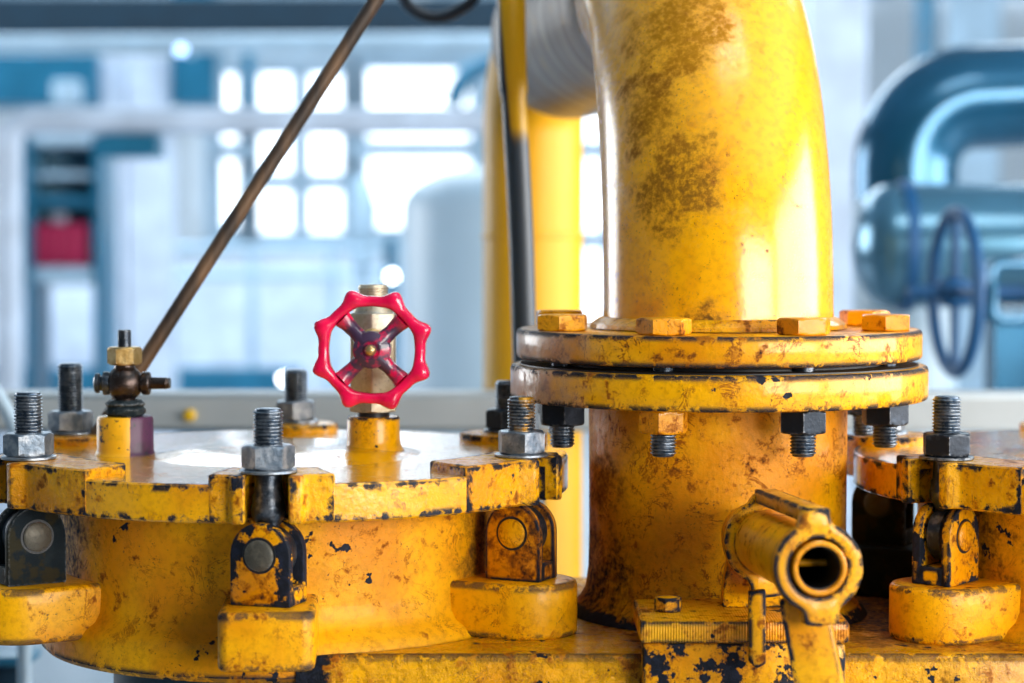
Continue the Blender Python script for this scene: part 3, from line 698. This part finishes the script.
def hose_mat():
    s = NT('hose_two_tone'); v = s.coords(); n = s.noise(v, 30, 4)
    g = s.new('ShaderNodeSeparateXYZ'); s.link(s.obj, g.inputs[0])
    zz = s.math('MULTIPLY', s.math('SUBTRACT', g.outputs[2], P(515, 140, 0.42).z), 0.085)       # the painted side narrows downwards
    f = s.ramp(s.math('ADD', s.math('SUBTRACT', g.outputs[0], P(510, 140, 0.42).x), zz), 0.0, 0.003)
    up = s.ramp(g.outputs[2], P(515, 150, 0.42).z, P(515, 125, 0.42).z)
    col = s.mix(s.math('MULTIPLY', f, up), (0.012, 0.025, 0.045, 1), (0.72, 0.40, 0.006, 1))
    col = s.mix(s.math('MULTIPLY', s.math('SUBTRACT', 1.0, up), 0.8), col, (0.045, 0.065, 0.09, 1))
    return s.out(Base_Color=col, Roughness=0.4)
hp = [(510, -60), (511, 0), (512, 60), (515, 120), (519, 190), (522, 260), (524, 330), (526, 400), (530, 470), (536, 540), (540, 600)]
bm = bmesh.new(); pts = [P(x, y, 0.42) for x, y in hp]
def spline(pts, m=6):
    out = []
    for i in range(len(pts) - 1):
        p0, p1, p2, p3 = pts[max(i - 1, 0)], pts[i], pts[i + 1], pts[min(i + 2, len(pts) - 1)]
        for k in range(m):
            t = k / m; out.append(0.5 * ((2 * p1) + (p2 - p0) * t + (2 * p0 - 5 * p1 + 4 * p2 - p3) * t * t + (3 * p1 - p0 - 3 * p2 + p3) * t ** 3))
    return out + [pts[-1]]
sp_ = spline(pts); zt_ = P(515, 140, 0.42).z
tube(bm, sp_ + [Vector((sp_[-1].x, sp_[-1].y, 0.0))], [0.0172 if p.z > zt_ + 0.05 else 0.0148 for p in sp_] + [0.0148], 24)
tag(mk('supply_hose', bm, hose_mat(), None), 'dark upright hose with a yellow painted upper side, left of the elbow pipe', 'hose')
bm = bmesh.new(); tube(bm, spline([P(x, y, 0.9) for x, y in ((385, -60), (398, -18), (408, 4), (424, 15), (442, 17), (460, 9), (476, -6), (500, -60))]), 0.0085, 16)
tag(mk('cable', bm, M['hose'], None), 'black cable hanging in a shallow loop at the top', 'cable')

# ================================================================== HALL
def wallbox(name, a, b, mat): bm = bmesh.new(); box(bm, a, b); return struct(name, bm, mat, smooth=False)
XL, XR, YF, YK, ZT = -7.0, 7.0, -5.5, 18.0, 5.2
wallbox('floor', (XL, YF, -0.1), (XR, YK, 0.0), M['floor'])
wallbox('ceiling', (XL, YF, ZT), (XR, YK, ZT + 0.1), M['ceil'])
wallbox('wall_back', (XL, YK, 0), (XR, YK + 0.1, ZT), M['palewhite'])
wallbox('wall_left', (XL - 0.1, YF, 0), (XL, YK, ZT), M['wallside'])
wallbox('wall_right', (XR, YF, 0), (XR + 0.1, YK, ZT), M['wallside'])
wallbox('wall_front', (XL, YF - 0.1, 0), (XR, YF, ZT), M['dim'])

wn = [0]
def window(px0, py0, px1, py1, nx, ny, Y=17.9):
    wn[0] += 1; a, b = P(px0, py1, Y), P(px1, py0, Y)
    bm = bmesh.new(); box(bm, (a.x, Y, a.z), (b.x, Y + 0.02, b.z)); w = struct('window_%d' % wn[0], bm, M['pane'], smooth=False)
    bm = bmesh.new(); t = 0.08
    for i in range(nx + 1):
        x = a.x + (b.x - a.x) * i / nx; box(bm, (x - t, Y - 0.05, a.z - t), (x + t, Y - 0.002, b.z + t))
    for i in range(ny + 1):
        z = a.z + (b.z - a.z) * i / ny; box(bm, (a.x - t, Y - 0.051, z - t), (b.x + t, Y - 0.003, z + t))
    mk('window_frame', bm, M['ice'], w, smooth=False)
window(215, 66, 246, 236, 1, 2); window(252, 66, 350, 240, 2, 3); window(360, 62, 478, 236, 1, 2); window(575, 60, 610, 330, 1, 3)

for x0, x1 in ((-1000, -560), (-520, -80), (-40, 400), (440, 880), (920, 1360), (1400, 1840)): window(x0, -145, x1, -12, 4, 1)  # unseen upper windows, added for white reflections on the lids and a brighter background
def bg(name, bm, mat, label, cat, group=None): return tag(mk(name, bm, M[mat], None), label, cat, group)
def pxtube(px, Y, rpx, mat, name, label, cat, seg=28, group=None, smooth_path=False):
    bm = bmesh.new(); pts = [P(x, y, Y) for x, y in px]
    if smooth_path: pts = spline(pts)
    tube(bm, pts, rpx * (Y + DC) / F, seg); return bg(name, bm, mat, label, cat, group)
def pxbox(x0, y0, x1, y1, Y, d, floor=False):
    a, b = P(x0, y1, Y), P(x1, y0, Y); bm = bmesh.new(); box(bm, (a.x, Y, 0.0 if floor else a.z), (b.x, Y + d, b.z)); return bev(bm, 0.008, 1)

# grey beam right behind the machine
be = thing('guard_beam', 'long pale grey steel beam running across just behind the machine', 'beam', (0, 0.96, 0))
bm = pxbox(-160, 394, 1200, 432, 0.96, 0.10); bmesh.ops.translate(bm, vec=(0, -0.96, 0), verts=bm.verts); mk('rail', bm, M['grey'], be)
for x in (-1.0, 0.86):
    bm = bmesh.new(); zt2 = P(0, 433, 0.96).z; box(bm, (x - 0.04, 0.01, 0), (x + 0.04, 0.09, zt2 + 0.005)); mk('post', bm, M['grey'], be)
q = P(190, 415, 0.96); bm = bmesh.new(); lathe(bm, [(0.009, 0), (0.009, 0.006), (0.006, 0.009)], 20, T(0, -0.001, 0) @ R(PI / 2, 'X')); mk('plug', bm, M['yelplain'], be, (q.x, 0.0, q.z))

# left background: pipes, beams, columns
bm = pxbox(-120, -3, 520, 38, 8.5, 0.2); o = bg('roof_beam', bm, 'navy', 'dark navy roof beam across the top left, above the pale pipes', 'beam')
pxtube([(-140, -608), (-140, 44), (560, 44)], 7.5, 11, 'ice', 'overhead_pipe', 'pale blue straight overhead pipe just below the dark roof beam', 'pipe')
pxtube([(9, 685), (9, 200), (9, 145), (12, 131), (20, 124), (34, 121), (80, 121), (560, 121)], 5.2, 13.5, 'white', 'insulated_pipe', 'white pipe with an elbow, running across and down the left edge', 'pipe')
bm = pxbox(-60, 54, 97, 104, 9.5, 0.5); bg('air_duct', bm, 'teal', 'dark teal air duct behind the white pipe in the upper left corner', 'duct')
bm = pxbox(172, -480, 212, 104, 9.5, 0.4); bg('duct_branch', bm, 'teal', 'teal duct box right of the white columns, under the overhead pipe', 'duct')
bm = pxbox(52, 80, 78, 103, 9.0, 0.15); bg('wall_plate', bm, 'ice', 'small pale square plate on the teal duct', 'plate')
bm = pxbox(243, 52, 253, 104, 12, 0.2); bg('hanger_bar', bm, 'teal', 'slim teal hanger bar in front of the windows', 'hanger')
for x0, x1, lb in ((101, 123, 'slimmer left one of the two white columns behind the rod'), (129, 170, 'wider right one of the two white columns behind the rod')):
    bm = pxbox(x0, 58, x1, 400, 9.6, (x1 - x0) * 0.005, True); bg('column_pipe', bm, 'white', lb, 'column', 'white columns')
bm = bmesh.new(); a = P(100, 157, 5.12); b = P(157, 134, 5.12)
prism(bm, [(a.x, a.z), (b.x, a.z), (b.x, b.z), (a.x, b.z)], 5.12, 5.28, Matrix(((1, 0, 0, 0), (0, 0, 1, 0), (0, 1, 0, 0), (0, 0, 0, 1)))); bg('pipe_saddle', bm, 'teal', 'teal saddle bracket hanging under the white pipe', 'bracket')
rk = thing('storage_rack', 'open steel rack holding the crimson box near the left edge', 'rack', (0, 0, 0))
for i, (x0, y0, x1, y1) in enumerate(((26, 136, 31, 470), (95, 136, 101, 470))):
    a, b = P(x0, y1, 8.0), P(x1, y0, 8.0); bm = bmesh.new(); box(bm, (a.x, 8.0, 0), (b.x, 8.4, b.z)); mk('upright', bm, M['teal'], rk)
for y0, y1 in ((136, 146), (172, 178), (196, 206), (267, 283)):
    bm = pxbox(27, y0, 100, y1, 8.02, 0.36); mk('shelf', bm, M['ice' if y0 != 196 else 'teal'], rk)
bm = pxbox(30, 140, 97, 282, 8.37, 0.02); mk('back_panel', bm, M['bluegrey'], rk)
bx_ = thing('tool_box', 'crimson ribbed box standing on the rack', 'box', (0, 0, 0))
bm = pxbox(33, 223, 89, 266, 8.05, 0.25); mk('case', bm, M['crimson'], bx_)
for k in range(5):
    bm = pxbox(36 + 11 * k, 225, 40 + 11 * k, 264, 8.035, 0.02); mk('rib', bm, M['crimson'], bx_)
bm = pxbox(51, 213, 66, 223, 8.12, 0.04); mk('handle', bm, M['white'], bx_)
bm = pxbox(90, 240, 94.5, 266, 8.1, 0.1); bg('yellow_can', bm, 'yel_far', 'small yellow can beside the crimson box', 'can')
# machinery silhouettes in front of the windows
rl = thing('guard_rail', 'pale steel railing in front of the windows', 'railing', (0, 0, 0))
for y in (248, 275):
    bm = bmesh.new(); tube(bm, [P(165, y, 12), P(478, y, 12)], 0.028, 16); mk('rail', bm, M['ice'], rl)
for x in (168, 252, 332, 404):
    bm = bmesh.new(); p_ = P(x, 245, 12); tube(bm, [p_, Vector((p_.x, p_.y, 0.0))], 0.03, 12); mk('post', bm, M['ice'], rl)
cbt = bmesh.new(); box(cbt, (P(175, 0, 14).x, 14, 0), (P(470, 0, 14).x, 14.6, P(0, 262, 14).z)); bev(cbt, 0.01, 1)
bg('low_cabinet', cbt, 'white', 'long low white cabinet below the windows', 'cabinet')
bm = pxbox(-40, 368, 300, 392, 11, 0.15, True); bg('blue_plinth', bm, 'teal', 'dark blue plinth low behind the grey beam on the left', 'plinth')
bm = pxbox(-30, 288, 98, 380, 11.3, 0.3, True); bg('white_cabinet', bm, 'white', 'broad white cabinet below the rack', 'cabinet')
gv = thing('far_valve', 'pale blue upright valve in front of the bright windows', 'valve', (0, 0, 0))
p_ = P(363, 250, 10); k_ = (10 + DC) / F
bm = bmesh.new(); lathe(bm, [(8 * k_, 0), (8 * k_, p_.z - 0.1), (14 * k_, p_.z - 0.08), (14 * k_, p_.z), (9 * k_, p_.z + 0.02), (13 * k_, p_.z + 14 * k_), (16 * k_, p_.z + 40 * k_), (9 * k_, p_.z + 66 * k_), (4 * k_, p_.z + 72 * k_), (4 * k_, p_.z + 112 * k_)], 32, T(p_.x, p_.y, 0)); mk('bonnet', bm, M['ice'], gv)
bm = pxbox(384, 239, 397, 268, 9.0, 0.06, True); bg('teal_post', bm, 'teal', 'short teal post beside the pale domed tank', 'post')
bm = bmesh.new(); a = P(462, 96, 10); b = P(478, 70, 10); tube(bm, [P(452, 106, 10), P(458, 88, 10), P(466, 74, 10), P(482, 66, 10), P(500, 60, 10), P(510, 40, 10), P(510, -430, 10)], 0.055, 20); bg('bent_pipe', bm, 'teal', 'teal bent pipe at the right end of the windows', 'pipe')
# pale domed tank
Yt = 6.0; k_ = (Yt + DC) / F; c = P(482, 240, Yt); r = 80 * k_; zt2 = P(482, 166, Yt).z
prof = [(r, 0.0), (r, zt2 - r * 0.55)] + [(r * math.cos(a), zt2 - r * 0.55 + r * 0.55 * math.sin(a)) for a in [PI / 2 * k / 12 for k in range(1, 12)]] + [(0, zt2)]
tk = bmesh.new(); lathe(tk, prof, 64, T(c.x, c.y, 0)); bg('domed_tank', tk, 'tank', 'tall pale tank with a domed top left of the yellow down pipe', 'tank')
# small lamps
for (x, y, Y, rr, mt, lb) in ((284, 379, 10.5, 0.02, 'lamp', 'tiny bright lamp behind the far swing bolt'), (181, 50, 6.9, 0.022, 'bluelamp', 'tiny bluish lamp below the overhead pipe'), (392, 276, 9, 0.02, 'lamp', 'tiny bright lamp below the teal post')):
    p_ = P(x, y, Y); lp = thing('indicator_lamp', lb, 'lamp', p_, 0, 'indicator lamps')
    bm = bmesh.new(); lathe(bm, [(0, -rr), (rr * .7, -rr * .7), (rr, 0), (rr * .7, rr * .7), (0, rr)], 20); mk('bulb', bm, M[mt], lp)
    bm = bmesh.new(); box(bm, (-0.006, rr * .8, -0.006), (0.006, rr * 1.2 + 0.3, 0.006)); mk('bracket', bm, M['ice'], lp)
# blue stanchion low at the left edge
st = thing('blue_stanchion', 'dark blue stanchion at the lower left corner below the vessel', 'post', (P(6, 660, 0.8).x, 0.8, 0))
zt2 = P(6, 652, 0.8).z
bm = bmesh.new(); box(bm, (-0.025, -0.025, 0.012), (0.025, 0.025, zt2 - 0.012)); bev(bm, 0.004, 2); mk('upright', bm, M['navy'], st)
bm = bmesh.new(); box(bm, (-0.04, -0.04, zt2 - 0.013), (0.04, 0.04, zt2)); bev(bm, 0.003, 2); mk('cap', bm, M['teal'], st)
bm = bmesh.new(); box(bm, (-0.07, -0.07, 0), (0.07, 0.07, 0.013)); mk('foot', bm, M['navy'], st)
pxtube([(-60, 330), (-20, 372), (2, 402), (16, 432), (22, 470), (24, 560), (25, 1418)], 0.6, 7, 'tank', 'grey_conduit', 'pale curved conduit at the left edge behind the swing bolt', 'conduit', smooth_path=True)

# right background
bm = pxbox(806, -60, 868, 470, 8.0, 0.3, True); bg('white_column', bm, 'white', 'broad white column behind the right side of the elbow pipe', 'column')
bm = pxbox(914, -80, 938, 470, 12, 0.14, True); bg('teal_column', bm, 'teal', 'narrow teal column behind the big blue pipe', 'column')
bm = pxbox(945, -80, 1003, 470, 14, 0.1, True); bg('wall_panel', bm, 'ice', 'pale blue panel behind the blue pipes', 'panel')
Yb = 2.9; k_ = (Yb + DC) / F
bp = thing('blue_pipe', 'big glossy blue pipe with an elbow at the upper right', 'pipe', (0, 0, 0))
pts = [P(905, 200, Yb)]
ctr = P(975, 170, Yb)
for k in range(0, 11):
    a = PI - PI / 2 * k / 10; pts.append(ctr + Vector((math.cos(a) * 70 * k_, 0, math.sin(a) * 72 * k_)))
pts.append(P(1250, 85, Yb))
bm = bmesh.new(); tube(bm, pts, 52 * k_, 56); mk('pipe_bend', bm, M['bluemetal'], bp, sharp=70)
bm = bmesh.new(); tube(bm, [P(905, 560, Yb), P(905, 199, Yb)], 51.5 * k_, 56); mk('straight_leg', bm, M['tank'], bp)  # pale colour on the lower leg imitates a bright reflection
pf = P(905, 420, Yb); bm = bmesh.new(); lathe(bm, [(52 * k_, 0), (75 * k_, 0), (75 * k_, 14 * k_), (52 * k_, 14 * k_)], 48, T(pf.x, pf.y, pf.z), closed=True); mk('flange', bm, M['bluegrey'], bp)
pe = P(905, 555, Yb); bm = bmesh.new(); lathe(bm, [(60 * k_, 0), (60 * k_, pe.z)], 48, T(pe.x, pe.y, 0)); mk('foot', bm, M['bluemetal'], bp)
# nearer horizontal cylinder with a domed end
Yc = 2.25; k_ = (Yc + DC) / F; cz = P(0, 246, Yc).z; x0 = P(852, 246, Yc).x; r = 62 * k_
cy = thing('blue_cylinder', 'glossy blue grey horizontal cylinder with a domed end, behind the blue handwheel', 'cylinder', (x0, Yc, cz))
prof = [(0, 0)] + [(r * math.sin(a), r * 0.6 * (1 - math.cos(a))) for a in [PI / 2 * k / 10 for k in range(1, 11)]] + [(r, 1.1)]
bm = bmesh.new(); lathe(bm, prof, 64, R(PI / 2, 'Y')); mk('shell', bm, M['bluegrey'], cy)
zz = 46 * k_; bm = bmesh.new(); lathe(bm, [(r - 0.002, zz), (r + 0.008, zz), (r + 0.008, zz + 0.022), (r - 0.002, zz + 0.022)], 64, R(PI / 2, 'Y'), closed=True); mk('band', bm, M['bluewheel'], cy)
bm = bmesh.new(); box(bm, (0.28, -0.05, -cz), (0.40, 0.05, -r + 0.01)); mk('saddle_leg', bm, M['bluemetal'], cy)
# blue handwheel on its stem
Yw = 1.75; k_ = (Yw + DC) / F; c = P(955, 292, Yw)
bw = thing('blue_valve', 'blue handwheel seen edge on with its stem and yoke, at the right edge', 'valve', c, DEG(0))
rw = 80 * k_; bm = bmesh.new(); n = 56
tube_pts = [Vector((0, rw * math.cos(2 * PI * i / n), rw * math.sin(2 * PI * i / n))) for i in range(n)]
rings = []
for i in range(n):
    a = 2 * PI * i / n; ring = []
    for j in range(12):
        b = 2 * PI * j / 12; rr = rw + 6.5 * k_ * math.cos(b); ring.append(bm.verts.new((6.5 * k_ * math.sin(b), rr * math.cos(a), rr * math.sin(a))))
    rings.append(ring)
for i in range(n):
    a, b = rings[i], rings[(i + 1) % n]
    for j in range(12): bm.faces.new((a[j], a[(j + 1) % 12], b[(j + 1) % 12], b[j]))
TW = (0, 0, DEG(5))
w_ = mk('handwheel', bm, M['bluewheel'], bw, (0, 0, 0), TW)
for k in range(4):
    a = PI / 2 * k; bm = bmesh.new(); tube(bm, [(0, 0, 0), (0, rw * math.cos(a), rw * math.sin(a))], 5 * k_, 12); mk('spoke', bm, M['bluewheel'], w_)
bm = bmesh.new(); lathe(bm, [(11 * k_, -16 * k_), (15 * k_, -8 * k_), (15 * k_, 8 * k_), (11 * k_, 16 * k_)], 28, R(PI / 2, 'Y')); mk('hub', bm, M['bluewheel'], w_)
bm = bmesh.new(); lathe(bm, [(6 * k_, -48 * k_), (7 * k_, -46 * k_), (7 * k_, 80 * k_), (6 * k_, 81 * k_)], 24, R(PI / 2, 'Y')); mk('stem', bm, M['bluewheel'], w_)
yk = bmesh.new()
out_ = [(30, -30), (44, -34), (95, -34), (95, 34), (44, 34), (30, 28)]; inn_ = [(42, -18), (48, -22), (88, -22), (88, 22), (48, 22), (42, 16)]
V = []
for y, ring in ((-10, out_), (10, out_), (10, inn_), (-10, inn_)): V.append([yk.verts.new((p[0] * k_, y * k_, p[1] * k_)) for p in ring])
for k in range(4):
    a, b = V[k], V[(k + 1) % 4]
    for i in range(6): yk.faces.new((a[i], a[(i + 1) % 6], b[(i + 1) % 6], b[i]))
bev(yk, 0.006, 2); mk('yoke', yk, M['bluemetal'], w_)
bm = bmesh.new(); lathe(bm, [(34 * k_, 94 * k_), (34 * k_, 106 * k_), (26 * k_, 108 * k_), (26 * k_, 240 * k_)], 36, R(PI / 2, 'Y')); mk('valve_body', bm, M['bluemetal'], w_)
bm = bmesh.new(); box(bm, (205 * k_, -20 * k_, -c.z), (238 * k_, 20 * k_, -20 * k_)); mk('support_leg', bm, M['bluemetal'], w_)

# ================================================================== LIGHT
wd = bpy.data.worlds.new('world'); sc.world = wd; wd.use_nodes = True
wd.node_tree.nodes['Background'].inputs[0].default_value = (0.75, 0.87, 1.0, 1); wd.node_tree.nodes['Background'].inputs[1].default_value = 0.3
def area(name, loc, target, sx, sy, power, colr):
    l = bpy.data.lights.new(name, 'AREA'); l.shape = 'RECTANGLE'; l.size = sx; l.size_y = sy; l.energy = power; l.color = colr
    o = bpy.data.objects.new(name, l); COL.objects.link(o); o.location = loc
    o.rotation_euler = (Vector(target) - Vector(loc)).to_track_quat('-Z', 'Y').to_euler(); return o
area('window_daylight_right', (6.8, -1.1, 2.4), (0, -1.1, 2.4), 7.0, 3.2, 860, (1.0, 0.98, 0.95))
area('window_daylight_front', (3.4, -5.3, 2.1), (2.6, 0, 2.0), 5.2, 2.0, 530, (1.0, 0.96, 0.90))  # low frontal key added out of view, no window is built there
area('window_daylight_left', (-6.8, 7.5, 2.4), (0, 7.5, 2.4), 5.0, 2.6, 380, (0.93, 0.97, 1.0))
area('hall_lamp', (1.0, -1.0, 4.8), (0.6, 0, 1.2), 1.6, 1.2, 40, (1.0, 0.95, 0.88))  # weak fill added overhead, without a fixture
area('hall_lamp_back', (-1.5, 10.5, 5.0), (-1.5, 10.5, 0), 5.0, 6.0, 520, (0.80, 0.92, 1.0))  # this and the next are overhead fills added to brighten the background
area('hall_lamp_back', (3.5, 8.0, 5.0), (3.5, 8.0, 0), 2.5, 4.0, 260, (0.80, 0.92, 1.0))

sc.view_settings.view_transform = 'Standard'; sc.view_settings.look = 'None'
sc.view_settings.gamma = 1.0; sc.view_settings.use_curve_mapping = False
sc.view_settings.exposure = 0.0
sc.cycles.use_denoising = True
